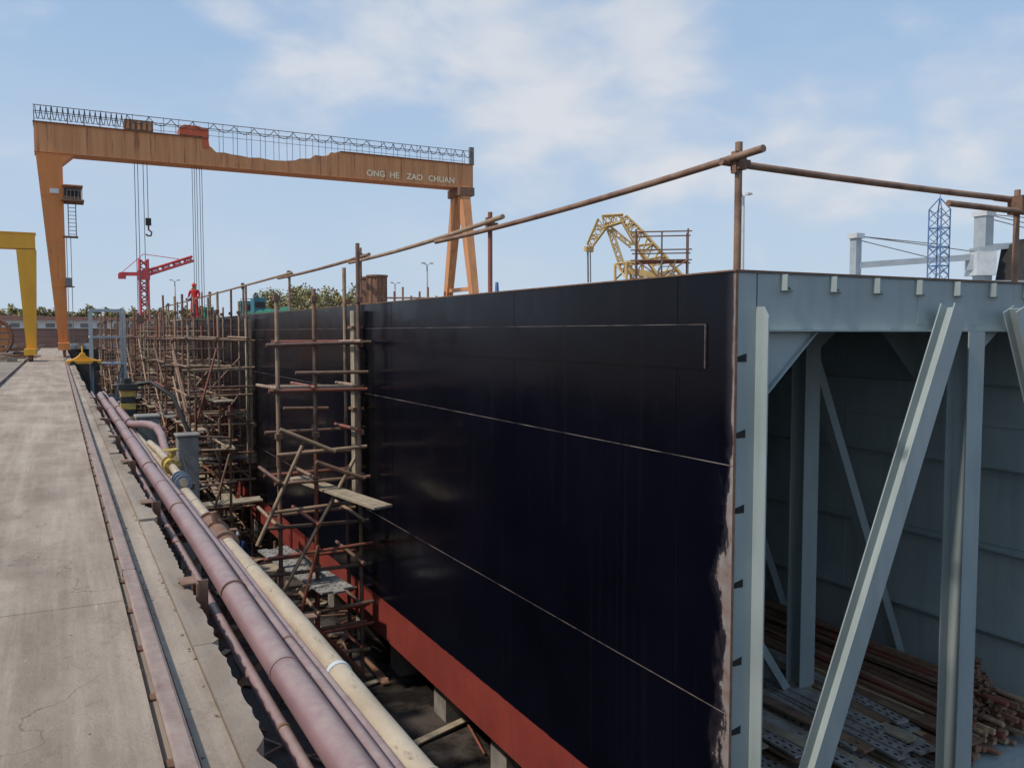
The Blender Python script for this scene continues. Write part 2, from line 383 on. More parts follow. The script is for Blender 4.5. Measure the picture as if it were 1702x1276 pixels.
# ------------------------------------------------------------------ deck railing
b=B(); r=.043
for (y,z) in ((Y0+.05,2.2),(14.25,2.19),(21.9,2.2),(29.7,2.1),(38,2.1),(47,2.1),(56,2.0),(66,2.0)):
    b.tube((7.06,y,T),(7.06,y,z),r,'tubeA' if y!=14.25 else 'tubeR',10)
    b.box(7.0,7.12,y-.07,y+.07,1.88,2.05,'coupler'); b.box(7.02,7.2,y-.05,y+.05,1.92,2.0,'coupler')
    b.box(6.98,7.03,y-.04,y+.04,1.84,2.09,'rust')
def sag(p,q,s,n=14):
    p=Vector(p);q=Vector(q); return [p+(q-p)*i/n-Vector((0,0,s*4*(i/n)*(1-i/n))) for i in range(n+1)]
b.sweep(sag((6.97,7.25,2.03),(6.97,16.6,1.86),.06),r,'tubeA',10)
b.sweep(sag((6.99,13.6,2.03),(6.98,22.6,1.86),.06),r,'tubeB',10)
b.sweep(sag((6.97,20.9,1.95),(6.97,31,1.9),.04),r,'tubeA',10)
b.sweep(sag((6.97,29,1.98),(6.97,68,1.85),.02),r,'tubeB',10)
b.sweep(sag((6.85,7.80,1.97),(12.9,7.80,1.93),.02),r,'tubeA',10)
b.sweep([(10.7,7.65,1.74),(13.8,7.65,1.72)],r,'tubeA',10); b.tube((12.33,7.72,T),(12.33,7.72,2.05),r,'tubeA'); b.box(12.26,12.40,7.6,7.82,1.7,1.96,'coupler')
b.sweep([(12.0,7.85,1.93),(18,7.85,1.9)],r,'tubeB',10)
b.finish('deck_railing')

# ------------------------------------------------------------------ scaffolding
def scaffold(y0,rows,dy,xs,seed,zt=.6,planks=(),step=1.1,r=.043,n=7,xrow=None,low=False,pal=None,nd_=3):
    rd=random.Random(seed); b=B(); pal=pal or ['tubeA','tubeA','tubeC','tubeB','tubeB','tubeR']; k=lambda: rd.choice(pal)
    ys=[y0+i*dy for i in range(rows)]
    X=lambda yi: (xs if yi==0 or not xrow else xrow)
    for yi,y in enumerate(ys):
        for xi,x in enumerate(X(yi)):
            top=zt+rd.uniform(-.5,1.2) if xi<len(xs)-1 else zt+rd.uniform(.3,1.6)
            if low: top=zt+[.35,.55,1.7][xi]-(.5 if yi else 0)
            jt=Vector((rd.uniform(-.06,.06),rd.uniform(-.05,.05),0)); bt=Vector((x+rd.uniform(-.04,.04),y,FL)); tp=Vector((x,y,top))+jt
            zm=rd.uniform(-5,-2); kk=k(); k2=k(); fm=(zm-FL)/(top-FL); mp=bt.lerp(tp,fm)
            b.tube(bt,mp,r,kk,n); b.tube(mp,tp,r,k2,n); b.tube(mp-Vector((0,0,.1)),mp+Vector((0,0,.1)),r*1.3,'coupler',n)
            for z in [FL+.9+step*i for i in range(9)]:
                if z<top and rd.random()<.85: b.box(x-.07,x+.07,y-.12,y+.07,z-.06,z+.07,'coupler')
    z=FL+.9
    while z<zt:
        for yi,y in enumerate(ys):
            xx=X(yi)
            if rd.random()<.9:
                dz=rd.uniform(-.06,.06); b.tube((xx[0]-rd.uniform(.1,.5),y-.09,z+dz),(min(xx[-1]+rd.uniform(.1,.3),6.95),y-.09,z+rd.uniform(-.06,.06)),r*.95,k(),n)
            if rd.random()<.45:
                zz=z+rd.uniform(.3,.7); b.tube((xx[0]-rd.uniform(-.7,.4),y-.09,zz),(min(xx[-1]+rd.uniform(-.6,.2),6.95),y-.09,zz+rd.uniform(-.1,.1)),r*.9,k(),n)
        if rows>1:
            for x in xs:
                if rd.random()<.7: b.tube((x-.09,ys[0]-rd.uniform(.1,.6),z+.08),(x-.09,ys[-1]+rd.uniform(.1,.6),z+.08+rd.uniform(-.05,.05)),r*.9,k(),n)
        z+=step
    if not low:
        for i in range(nd_+1):
            y=rd.choice(ys)-.16; z=rd.uniform(FL+.5,-3)
            a,c=(xs[0],xs[-1]) if rd.random()<.6 else (xs[-1],xs[0])
            b.tube((a,y,z),(c,y,z+rd.uniform(2,3.2)),r*.9,k(),n)
        for i in range(nd_):
            z=rd.uniform(FL+.5,-2); b.tube((xs[0]-.1,ys[0]-.3,z),(xs[0]-.1,ys[-1]+.3,z+rd.uniform(1.5,2.6)),r*.9,k(),n)
    for (p,q,w,kk) in planks:
        p=Vector(p);q=Vector(q); t=(q-p).normalized(); a=t.cross(Vector((0,0,1))).normalized()
        for j in (-1,0,1):
            o=a*(w/3)*j; sh=t*rd.uniform(-.15,.15)+Vector((0,0,rd.uniform(0,.015)))
            b.beam(p+o+sh,q+o+sh,w/3-.02,.05,kk)
            if kk=='mboard':
                for i in range(int((q-p).length/.25)):
                    for s2 in(-.05,.05):
                        c=p+o+sh+t*(.12+i*.25)+a*s2*w*2+Vector((0,0,.027))
                        b.box(c.x-.018,c.x+.018,c.y-.03,c.y+.03,c.z-.001,c.z+.002,'dark')
    return b
b=scaffold(20.8,2,1.5,[4.62,5.52,6.65],3,zt=.5,r=.052,low=True,xrow=[4.95,5.9,6.8],planks=[((4.55,21.1,-1.33),(6.5,20.9,-1.36),.4,'board'),((5.5,22.9,-3.86),(6.2,17.9,-3.83),.5,'board'),((5.2,24.3,-6.1),(5.75,19.7,-6.15),.85,'mboard')])
b.tube((6.4,20.45,-3.1),(4.35,20.45,-6.6),.05,'tubeB');b.tube((5.1,20.4,-2.7),(4.0,20.4,-5.0),.05,'tubeB')
b.tube((4.5,20.6,-8.8),(5.5,20.6,-5.2),.045,'tubeR'); b.tube((6.6,20.6,-8.6),(4.7,20.6,-6.4),.045,'tubeR')
b.tube((4.6,20.5,-2.3),(5.9,20.4,-2.9),.05,'tubeB'); b.tube((5.4,20.3,-3.1),(6.6,20.3,-3.6),.05,'tubeA')
for z,k2 in((-7.45,'tubeR'),(-6.9,'tubeB'),(-5.4,'tubeR'),(-4.3,'tubeB')): b.tube((4.3,20.62,z),(6.9,20.62,z+.1),.046,k2)
b.box(6.72,6.9,21.45,21.75,-4.3,.55,'board'); b.box(6.66,6.96,21.4,21.8,.1,.16,'rust'); b.box(6.66,6.96,21.4,21.8,-2,-1.94,'rust')
b.finish('scaffolding')
for i,(y,xs) in enumerate([(27.6,[3.7,4.6]),(35,[4.4,5.5,6.65]),(41,[4.2,5.4,6.65]),(47,[4,5.3,6.65]),(53,[3.8,5.2,6.65]),(60,[3.6,5,6.65]),(67,[3.4,5,6.65]),(75,[3.4,5,6.6]),(83,[3.4,5,6.6])]):
    if i==0:
        b=scaffold(y,2,2.,xs,91,zt=-3.2,planks=[((3.4,28.5,-5.5),(5.6,28.3,-5.4),.7,'board')],n=6,nd_=2); b.finish('scaffolding'); continue
    pl=[((xs[0],y+.5,z),(xs[-1]-.1,y+.3,z+.02),.6,random.choice(['board','board','mboard'])) for z in (random.choice([-.9,-1.5]),-3.2,-5.0)]
    pl+=[((xs[1],y-1.5,z),(xs[1]+.3,y+3.2,z+random.uniform(-.2,.2)),.7,random.choice(['board','mboard'])) for z in (-2.6,-4.4,-6.4)]
    pl+=[((xs[0]+.2,y-1.2,z),(xs[0]+.1,y+3.0,z),.6,random.choice(['board','mboard'])) for z in (-3.7,-5.9)]
    b=scaffold(y,3,1.9,xs,20+i,zt=.5,planks=pl,n=6,r=.048 if i==1 else .043)
    if y==35: b.box(6.7,6.9,35.6,35.9,-5.3,.55,'board')
    if y==47 or y==41: b.box(5.3,6.7,43.5 if y==41 else 47,46.5 if y==41 else 49,.58,.63,'board')
    b.finish('scaffolding')

b=B(); rd=random.Random(4)
for i in range(150):
    x=rd.uniform(1.6,9);y=rd.uniform(7,45);a=rd.uniform(-1.5,1.5);L=rd.uniform(.4,2.2)
    p=Vector((x,y,FL+.06));q=p+Vector((math.sin(a)*L,math.cos(a)*L,rd.uniform(0,.1)))
    if rd.random()<.5:b.tube(p,q,.03,rd.choice(['tubeA','tubeR','tubeB']),6)
    else:b.beam(p,q,.2,.04,rd.choice(['board','rust','timber']))
b.finish('scrap_debris')

# ------------------------------------------------------------------ quay pipes
def ppath(x,z,y0,y1,j,seed,n=60):
    rd=random.Random(seed); a,c,d,e=[rd.uniform(0,6) for _ in range(4)]
    return [(x+j*math.sin(a+i*.31)+j*.5*math.sin(c+i*.83),y0+(y1-y0)*i/n,z+j*math.sin(d+i*.45)+j*.4*math.sin(e+i*.9)) for i in range(n+1)]
def path_at(path,y):
    for p,q in zip(path,path[1:]):
        if p[1]<=y<=q[1]:
            f=(y-p[1])/(q[1]-p[1]); return Vector(p)*(1-f)+Vector(q)*f
    return Vector(path[0])
def pipe(path,r,k,welds=(),ck='rust'):
    b=B(); b.sweep(path,r,k,20)
    for y in welds: b.sweep([(path_at(path,y)-Vector((0,.012,0))),(path_at(path,y)+Vector((0,.012,0)))],r+.005,ck,20)
    return b
pa=ppath(1.0,-1.75,-2,26.5,.005,1)+[(1.04,27.0,-1.76),(1.13,27.3,-1.85),(1.14,27.35,-2.3),(1.14,27.35,-3)]
pipe(pa,.08,'purple',(4.4,10.4,16.4),'purple').finish('mauve_steel_pipe')
pa=ppath(.89,-1.87,-2,30,.005,2); pipe(pa,.032,'purple',(4,8,12)).finish('mauve_steel_pipe')
pa=ppath(1.15,-1.82,-2,25,.006,3); pipe(pa,.038,'purple',(5,10)).finish('mauve_steel_pipe')
pa=ppath(1.235,-1.88,-2,30,.009,5); pipe(pa,.03,'purple',()).finish('mauve_steel_pipe')
b=B(); b.sweep([(1.17,17.6,-1.72),(1.2,17.2,-1.7),(1.3,16.85,-1.66),(1.42,16.65,-1.66),(1.52,16.4,-1.7),(1.56,16.1,-1.8),(1.56,15.7,-1.95),(1.56,15.2,-2.1)],.07,'purple',16)
b.sweep([(1.16,24,-1.7),(1.17,17.6,-1.72)],.07,'purple',14)
for yy in(17.7,21): b.sweep([(1.17,yy,-1.72),(1.17,yy+.04,-1.72)],.1,'purple',16)
b.finish('mauve_steel_pipe')
pa=[(1.385-.004*i+.006*math.sin(i*.5),i*.5-2,-1.9-.008*math.sin(i*.7)) for i in range(39)]
b=pipe(pa,.067,'cream',(3.3,6.9,9.9),'cream'); c=path_at(pa,4.6); b.sweep([c-Vector((0,.02,0)),c+Vector((0,.02,0))],.073,'white',20)
c=path_at(pa,8.5)
b.sweep([c+Vector((0,-.55,0)),c+Vector((0,-.5,0)),c+Vector((0,-.15,0)),c+Vector((0,.2,0)),c+Vector((0,.45,0)),c+Vector((0,.5,0))],[.07,.092,.088,.098,.09,.07],'rust',16)
for o in(-.5,.0,.45): b.sweep([c+Vector((0,o-.02,0)),c+Vector((0,o+.02,0))],.115,'rust',14)
b.tube(c+Vector((0,0,.05)),c+Vector((-.03,0,.2)),.03,'rust')
b.finish('cream_lagged_pipe')
b=B(); c=Vector((1.27,12.0,-1.74))
b.ball(c,.1,'valveY',12,(1,1.4,1)); b.tube(c,c+Vector((0,0,.2)),.026,'valveY')
b.sweep([c+Vector((math.cos(a*math.pi/6)*.09,math.sin(a*math.pi/6)*.09,.2)) for a in range(13)],.012,'valveY',6)
for a in range(3): b.tube(c+Vector((math.cos(a*1.05)*.09,math.sin(a*1.05)*.09,.2)),c+Vector((-math.cos(a*1.05)*.09,-math.sin(a*1.05)*.09,.2)),.008,'valveY',5)
for o in(-.17,.17): b.sweep([c+Vector((0,o-.015,0)),c+Vector((0,o+.015,0))],.105,'valveY',14)
for a in range(8): b.tube(c+Vector((.088*math.cos(a*.785),-.21,.088*math.sin(a*.785))),c+Vector((.088*math.cos(a*.785),-.13,.088*math.sin(a*.785))),.011,'coupler',6)
b.sweep([c+Vector((0,-1.3,-.03)),c+Vector((0,0,0)),c+Vector((0,1.6,0)),c+Vector((0,3,-.05))],.05,'cream',12)
b.finish('pipe_valve')
b=B(); c=Vector((1.27,10.9,-1.78))
b.sweep([c+Vector((0,-.16,0)),c+Vector((0,.16,0))],.07,'valveB',14)
for o in(-.17,0.,.17): b.sweep([c+Vector((0,o-.018,0)),c+Vector((0,o+.018,0))],.1,'valveB',14)
b.finish('pipe_valve')
for y in [2.9,5.9,8.9,11.9,14.9,18,21,24]:
    b=B()
    b.beam((.76,y,-1.985),(1.55,y,-1.985),.09,.012,'rust');b.beam((.76,y+.045,-2.03),(1.55,y+.045,-2.03),.012,.09,'rust')
    b.beam((.76,y+.045,-2.6),(1.45,y+.045,-2.06),.05,.05,'rust')
    b.box(.75,.762,y-.12,y+.14,-2.16,-1.62,'rust'); b.box(.762,.84,y+.03,y+.042,-2.0,-1.64,'rust'); b.box(.66,.75,y-.08,y+.1,G+.067,G+.077,'rust')
    b.sweep([(1.0+.087*math.cos(t*.3142),y,-1.75+.087*math.sin(t*.3142)) for t in range(11)],.007,'rust',6)
    b.finish('pipe_bracket')
b=B(); b.box(1.3,1.7,17.9,18.3,FL,-1.66,'conc'); b.box(1.27,1.73,17.87,18.33,-1.66,-1.6,'conc'); b.finish('concrete_pillar',.02)
b=B(); b.box(1.72,2.05,15.2,15.5,FL,-1.75,'conc'); b.box(1.69,2.08,15.17,15.53,-1.75,-1.7,'conc'); b.finish('concrete_pillar',.02)
b=B(); b.box(1.5,1.85,27.2,27.6,FL,-2.0,'conc'); b.finish('concrete_pillar',.02)
b=B(); c=(1.32,20.5)
for i in range(6):
    z=-2.1+i*.14; k='valveY' if i%2 else 'black'; b.box(c[0]-.15,c[0]+.15,c[1]-.15,c[1]+.15,z,z+.139,k)
b.box(c[0]-.2,c[0]+.2,c[1]-.2,c[1]+.2,-1.26,-1.12,'black'); b.box(c[0]-.08,c[0]+.08,c[1]-.08,c[1]+.08,-1.12,-1.0,'black')
b.box(c[0]-.3,c[0]+.3,c[1]-.25,c[1]+.25,-2.3,-2.1,'conc'); b.finish('striped_bollard',.01)
b=B(); b.sweep([(1.5,20.7,-1.15),(1.8,20.5,-1.1),(2.2,20.2,-1.4),(2.5,20,-2.2),(2.55,19.8,-4),(2.6,19.6,-8.8)],.05,'black',8)
b.sweep([(1.75+.1*math.sin(i*.5+1),6+i*.8,-2.6-.5*math.sin(i*.4)) for i in range(14)],.018,'black',6); b.finish('rubber_hose')

# ------------------------------------------------------------------ materials stored in the block
b=B(); rd=random.Random(12)
for i in range(190):
    x=rd.uniform(11.5,13.85); y=rd.uniform(7.75,9.0);L=rd.uniform(4,8);z=FZ+.05+rd.random()**1.2*.85*(1-abs(x-12.9)/1.6)
    a=rd.uniform(-.05,.05); q=(x+a*L,min(y+L,17),z+rd.uniform(-.05,.05))
    if rd.random()<.35: b.tube((x,y,z),q,.045,rd.choice(['tubeA','rust','tubeR','tubeB']),6)
    else: b.beam((x,y,z),q,rd.choice([.1,.14,.06]),rd.choice([.05,.08]),rd.choice(['timber','timber','timber2','timber2','rust']))
b.finish('steel_and_timber_pile')
b=B()
for i in range(60):
    x=rd.uniform(8.6,12.0); y=rd.uniform(7.8,9.2);L=rd.uniform(2.5,4);z=FZ+.04+rd.random()*.4
    a=rd.uniform(-.12,.12)
    p=Vector((x,y,z)); q=Vector((x+a*L,y+L,z+.02)); k=rd.choice(['mboard','mboard','board','tubeA'])
    b.beam(p,q,.24,.04,k)
    t=(q-p)/L
    if k=='mboard':
        for j in range(int(L/.16)):
            for s in(-.06,.06):
                c=p+t*(.1+j*.16); b.box(c.x+s-.018,c.x+s+.018,c.y-.03,c.y+.03,z+.021,z+.026,'dark')
b.finish('scaffold_board_pile')
b=B()
for i in range(520):
    a=rd.uniform(0,6.28); rr=abs(rd.gauss(0,.42)); x=12.75+rr*math.cos(a)*.9; y=8.4+rr*math.sin(a)*.6; z=FZ+.35+max(0,.95-rr)*rd.random()
    s=rd.uniform(.04,.1); q=Vector((rd.uniform(-1,1),rd.uniform(-1,1),rd.uniform(-1,1))).normalized()
    b.beam((x,y,z),Vector((x,y,z))+q*s,s,s*.5,rd.choice(['rust','coupler','coupler']))
b.finish('coupler_heap')

# ------------------------------------------------------------------ deck items
b=B()
for x,y in((7.75,22.6),(7.75,23.5)):
    b.sweep([(x,y,T),(x,y,T+.8)],.26,'rust',14); b.sweep([(x,y,T+.78),(x,y,T+.83)],.3,'rust',14)
    for a in range(10):
        c=Vector((x+.26*math.cos(a*.628),y+.26*math.sin(a*.628),T)); b.box(c.x-.02,c.x+.02,c.y-.02,c.y+.02,T,T+.78,'rust')
b.box(7.3,8.2,22.1,24,T+.012,T+.05,'rust')
b.finish('mooring_bitts')
def welder(x,y,k):
    b=B(); b.box(x,x+.5,y,y+.7,T+.1,T+.72,k); b.box(x+.05,x+.45,y-.01,y,T+.3,T+.55,'black')
    for a in((.05,.05),(.45,.05),(.05,.65),(.45,.65)): b.ball((x+a[0],y+a[1],T+.06),.06,'black',8)
    b.sweep([(x+.02,y+.1,T+.72),(x+.02,y+.1,T+.82),(x+.48,y+.1,T+.82),(x+.48,y+.1,T+.72)],.015,'black',6)
    b.finish('welding_machine',.02)
welder(7.5,41,'teal');welder(7.3,37,'teal');welder(7.5,52,'green')
b=B()
for i in range(26):
    y=31+i*.35; b.ball((7.4+random.uniform(-.1,.2),y,T+.04),random.uniform(.1,.22),'green',8,(1,1.4,random.uniform(.5,1)))
b.finish('green_netting_heap')
b=B()
for i in range(8):
    p=P(19.5+i*.55,40); b.tube((p.x,p.y,T),(p.x,p.y,T+.95+.2*(i%3)),.05,'tubeR' if i%2 else 'tubeA')
b.tube(P(19.2,40,T+.85),P(23.6,40,T+.85),.04,'tubeA'); b.finish('deck_guard_posts')

b=B(); c=P(37.6,35); w=1.0; ux=Vector((math.cos(R(37.6)),-math.sin(R(37.6)),0)); uy=Vector((math.sin(R(37.6)),math.cos(R(37.6)),0))
def q(a,d,z): return c+ux*a+uy*d+Vector((0,0,z))
for a in(-w,0,w):
    for d in(-.8,.8): b.tube(q(a,d,T),q(a,d,4.0 if a else 3.9),.035,'tubeC',6)
for z in(1.4,2.1,2.8,3.2,3.9):
    for d in(-.8,.8): b.tube(q(-w-.2,d,z),q(w+.15,d,z),.03,'tubeC',6)
    for a in(-w,w): b.tube(q(a,-.9,z),q(a,.9,z),.03,'tubeC',6)
b.beam(q(-w,0,2.8),q(w,0,2.8),1.5,.05,'rust'); b.tube(q(-w,-.82,1.5),q(w,-.82,2.8),.03,'tubeA',6); b.tube(q(-w,-.82,2.8),q(w,-.82,1.4),.03,'tubeA',6)
for s in(-.25,.25): b.tube(q(-.4+s,-.95,T),q(.3+s,-.95,2.8),.025,'wire',5)
for i in range(8): b.tube(q(-.65+.0875*i,-.95,T+.26*i),q(-.15+.0875*i,-.95,T+.26*i),.02,'wire',5)
b.finish('scaffold_tower')

# ------------------------------------------------------------------ orange gantry crane
GY=64.5; GB,GT=11.75,13.62; XL,XR=-1.0,30.4
root=bpy.data.objects.new('gantry_crane',None); scene.collection.objects.link(root)
b=B()
prof=[(XL,GB),(XR,GB),(XR,GT),(19.2,GT),(18.9,GT-.12),(18.6,GT-.1),(18.4,GT-.35),(17.9,GT-.45),(17.4,GT-.42),(17.0,GT-.72),(16.2,GT-.8),(15.9,GT-.95),(15.2,GT-1.05),(14.2,GT-1.1),(13.3,GT-1.0),(12.6,GT-1.06),(12,GT-.98),(11.4,GT-.95),(10.9,GT-.87),(10.3,GT-.9),(10.0,GT-.6),(9.85,GT-.5),(9.8,GT),(XL,GT)]
b.prism(prof,1,GY,GY+1.5,'orange')
b.box(XL-.05,9.75,GY-.12,GY+1.62,GT-.02,GT+.04,'rust'); b.box(19.3,XR+.05,GY-.12,GY+1.62,GT-.02,GT+.04,'rust')
b.box(XL-.01,XR+.02,GY-.08,GY+1.58,GB-.05,GB-.002,'orange')
for i in range(32):
    x=-.8+i
    if not 9.4<x<19.2: b.box(x-.015,x+.015,GY-.02,GY,GB+.05,GT-.05,'orange')
b.finish('girder',parent=root)
b=B()
for yy in (GY-.1,GY+1.6):
    b.tube((XL,yy,GT+1.05),(XR,yy,GT+1.05),.03,'wire',5); b.tube((XL,yy,GT+.55),(XR,yy,GT+.55),.018,'wire',5)
    for i in range(33):
        x=XL+.02+i*.98; b.tube((x,yy,GT-1.05 if 9.9<x<18 else GT),(x,yy,GT+1.1),.02,'wire',5)
x=XL+.1
while x<XR-.5:
    w=.32 if x<4.5 else (1.4 if x<22 else .75); d=.85 if x<4.5 else .5
    b.sweep([(x+w*t/8,GY-.15,GT+1.0-d*4*(t/8)*(1-t/8)) for t in range(9)],.026,'black',5); x+=w
b.box(XR-.3,XR+.05,GY-.1,GY+.2,GT,GT+1.4,'wire')
b.finish('festoon_railing',parent=root)
b=B()
LX0,LX1=-.95,.6
b.add([(LX0,GY+.0,GB-.05),(LX1,GY+.0,GB-.05),(LX1,GY+1.5,GB-.05),(LX0,GY+1.5,GB-.05),(.05,GY+.45,G+1.0),(.62,GY+.45,G+1.0),(.62,GY+1.05,G+1.0),(.05,GY+1.05,G+1.0)],
      [(0,1,2,3),(7,6,5,4),(0,4,5,1),(1,5,6,2),(2,6,7,3),(3,7,4,0)],'orleg')
b.prism([(LX0,GB-.051),(1.3,GB-.051),(.6,GB-.7),(LX0+.08,GB-.7)],1,GY+.02,GY+1.4,'orleg')
for z in(9,6,3):
    f=(GB-z)/(GB-G-1); b.box(LX0+1.0*f-.01,LX1+.02*f+.01,GY+.45*f-.02,GY+.45*f+.3,z,z+.05,'orleg')
b.box(.0,.7,GY-2.2,GY+3.6,G+.55,G+1.0,'orleg')
for y in(GY-1.9,GY-.7,GY+2,GY+3.2): b.sweep([(.3,y,G+.33),(.46,y,G+.33)],.24,'rust',14)
b.finish('leg_left',parent=root)
b=B()
RX=29.6
for s in(-1,1):
    b.beam((RX,GY+.75+s*.55,GB-.05),(RX,GY+.75+s*3.5,G+.8),.9,.75,'orange',w2=.6,h2=.5,up=(1,0,0))
b.box(RX-.6,RX+.7,GY-.5,GY+2,GB-.7,GB-.051,'rust'); b.box(RX-.4,RX+.5,GY-3.4,GY+5,G+.4,G+.9,'orange')
for z in(8,3.5): b.beam((RX,GY+.75-(.55+(11.95-z)*.2),z),(RX,GY+.75+.55+(11.95-z)*.2,z),.3,.3,'orange')
b.finish('leg_right',parent=root)
b=B()
b.box(.55,1.65,GY-.2,GY+1.1,8.7,9.6,'rust'); b.box(.65,1.55,GY-.22,GY-.2,8.95,9.45,'dark'); b.box(.5,1.75,GY-.4,GY+1.3,9.6,9.67,'orange'); b.box(.45,1.8,GY-.6,GY+1.3,8.6,8.7,'rust')
b.box(-.2,.35,GY-.0,GY+.04,9.1,9.4,'white')
for i in range(5): b.tube((.8+i*.22,GY-.55,8.6),(.8+i*.22,GY-.55,9.3),.02,'wire',4)
b.tube((.8,GY-.55,9.3),(1.7,GY-.55,9.3),.02,'wire',4)
for x in(.85,1.3): b.tube((x,GY+.3,6.4),(x,GY+.3,8.6),.03,'wire',4)
for i in range(9): b.tube((.85,GY+.3,6.5+i*.25),(1.3,GY+.3,6.5+i*.25),.02,'wire',4)
b.box(.5,1.4,GY,GY+.9,6.3,6.36,'rust')
for x in(.7,.95): b.tube((x,GY+.3,G+1),(x,GY+.3,6.3),.02,'wire',4)
b.box(.5,1.1,GY+.1,GY+.8,3.0,3.05,'rust'); b.box(.55,.95,GY-.1,GY+.3,3.05,3.6,'wire')
b.finish('operator_cab',parent=root)
b=B()
b.box(4.4,6.2,GY+.1,GY+1.4,GT+.1,GT+.8,'rust')
for i in range(5): b.box(4.5+i*.35,4.68+i*.35,GY+.07,GY+.1,GT+.15,GT+.7,'orange')
b.box(7.9,9.8,GY+.0,GY+1.5,GT+.1,GT+.6,'orangedk'); b.prism([(7.9,GT+.6),(9.8,GT+.6),(9.8,GT+.65),(9.1,GT+.8),(8.2,GT+.8)],1,GY,GY+1.5,'orangedk')
b.box(9.4,9.8,GY-.05,GY,GT-.7,GT+.1,'orangedk')
for x in(5.0,5.2,5.55,5.8): b.tube((x,GY+.7,1.2 if x<5.7 else 7.9),(x,GY+.7,GB),.025,'wire',5)
for x in(8.75,8.9,9.05,9.25,9.4): b.tube((x,GY+.7,.3),(x,GY+.7,GB),.022,'wire',5)
b.box(5.62,5.98,GY+.6,GY+.8,7.4,7.9,'black'); b.sweep([(5.8,GY+.7,7.4),(5.8,GY+.7,7.1),(6.0,GY+.7,6.95),(5.95,GY+.7,6.7),(5.75,GY+.7,6.68),(5.62,GY+.7,6.8)],.06,'rust',6)
b.box(4.9,5.5,GY+.5,GY+.9,.6,1.2,'rust'); b.box(8.6,9.5,GY+.5,GY+.9,-.1,.5,'rust')
b.finish('hoists',parent=root)
def text(s,x,z,size,parent):
    cu=bpy.data.curves.new('lettering','FONT'); cu.body=s; cu.size=size; cu.extrude=.01; cu.align_x='CENTER'; cu.align_y='CENTER'
    cu.offset=.016; cu.materials.append(M['letter']); o=bpy.data.objects.new('lettering',cu); o.location=(x,GY-.035,z); o.rotation_euler=(R(90),0,0)
    scene.collection.objects.link(o); o.parent=parent
for s,x in(('ONG',22.1),('HE',23.6),('ZAO',25.3),('CHUAN',27.6)): text(s,x,12.2,.64,root)

b=B(); y=56.5
b.box(-30,-1.0,y,y+1.1,4.75,5.6,'yellow'); b.box(-30,-.95,y-.05,y+1.15,5.6,5.66,'yellow')
b.add([(-1.95,y,4.7),(-.95,y,4.7),(-.95,y+1,4.7),(-1.95,y+1,4.7),(-1.6,y+.3,G+.6),(-1.1,y+.3,G+.6),(-1.1,y+.9,G+.6),(-1.6,y+.9,G+.6)],
      [(0,1,2,3),(7,6,5,4),(0,4,5,1),(1,5,6,2),(2,6,7,3),(3,7,4,0)],'yellow')
b.box(-1.9,-1.0,y+.05,y+.95,4.0,4.75,'rust'); b.box(-1.7,-1.1,y-1,y+2,G+.4,G+.75,'yellow')
for yy in(y-.6,y+1.6): b.sweep([(-1.5,yy,G+.27),(-1.3,yy,G+.27)],.25,'rust',12)
b.beam((-29,y+.5,4.7),(-29,y+.5,G),.8,.8,'yellow')
b.finish('gantry_crane')

b=B(); x,y=.95,49
b.prism([(x-.5,G+.25),(x+.9,G+.25),(x+.5,G+.36),(x+.3,G+.5),(x+.25,G+.62),(x+.05,G+.62),(x,G+.5),(x-.2,G+.36)],1,y,y+1.2,'yellow'); b.box(x-.6,x+1,y-.2,y+1.4,G+.1,G+.25,'yellow')
for a in(x-.3,x+.7): b.sweep([(a,y-.25,G+.1),(a,y-.1,G+.1)],.14,'black',10)
b.tube((x+.15,y+.6,G+.62),(x+.15,y+.6,G+1.0),.04,'yellow'); b.finish('capstan_winch')

b=B()
for xx in(1.55,3.1):
    for yy in(49.5,52): b.box(xx-.06,xx+.06,yy-.06,yy+.06,FL,1.15,'shipgrey')
for z in(-6,-3.5,-1.7,-.3,1.1):
    b.box(1.5,3.15,49.45,49.55,z,z+.1,'shipgrey'); b.box(1.5,3.15,51.95,52.05,z,z+.1,'shipgrey')
    b.box(1.47,1.57,49.5,52,z,z+.1,'shipgrey')
b.box(1.6,3,49.6,51.9,-1.7,-1.64,'mboard'); b.beam((1.8,50,FL+2),(3,50,-1.7),.6,.1,'shipgrey'); b.finish('access_stair_tower')

b=B()
for (x,y,r) in((-4.0,64,1.35),(-6.2,66,1.6)):
    n=24
    for k in range(n):
        a0=math.pi*2*k/n;a1=math.pi*2*(k+1)/n
        for rr in(r,r-.08):
            b.add([(x+rr*math.cos(a0),y,G+r+rr*math.sin(a0)),(x+rr*math.cos(a1),y,G+r+rr*math.sin(a1)),(x+rr*math.cos(a1),y+3,G+r+rr*math.sin(a1)),(x+rr*math.cos(a0),y+3,G+r+rr*math.sin(a0))],[(0,1,2,3)],'orange',True)
        b.add([(x+r*math.cos(a0),y,G+r+r*math.sin(a0)),(x+r*math.cos(a1),y,G+r+r*math.sin(a1)),(x+(r-.08)*math.cos(a1),y,G+r+(r-.08)*math.sin(a1)),(x+(r-.08)*math.cos(a0),y,G+r+(r-.08)*math.sin(a0))],[(0,1,2,3)],'rust')
    for j in range(5):
        zz=G+r-.9+.42*j; hw=math.sqrt(max(.05,(r-.1)**2-(zz-G-r)**2)); b.box(x-hw,x+hw,y+.4,y+.5,zz,zz+.3,'orange')
    for yy in(y,y+1.5,y+3): b.sweep([(x+(r+.03)*math.cos(a*.2618),yy,G+r+(r+.03)*math.sin(a*.2618)) for a in range(25)],.05,'rust',5)
b.finish('rusty_pipe_sections')
rd=random.Random(5)
b=B()
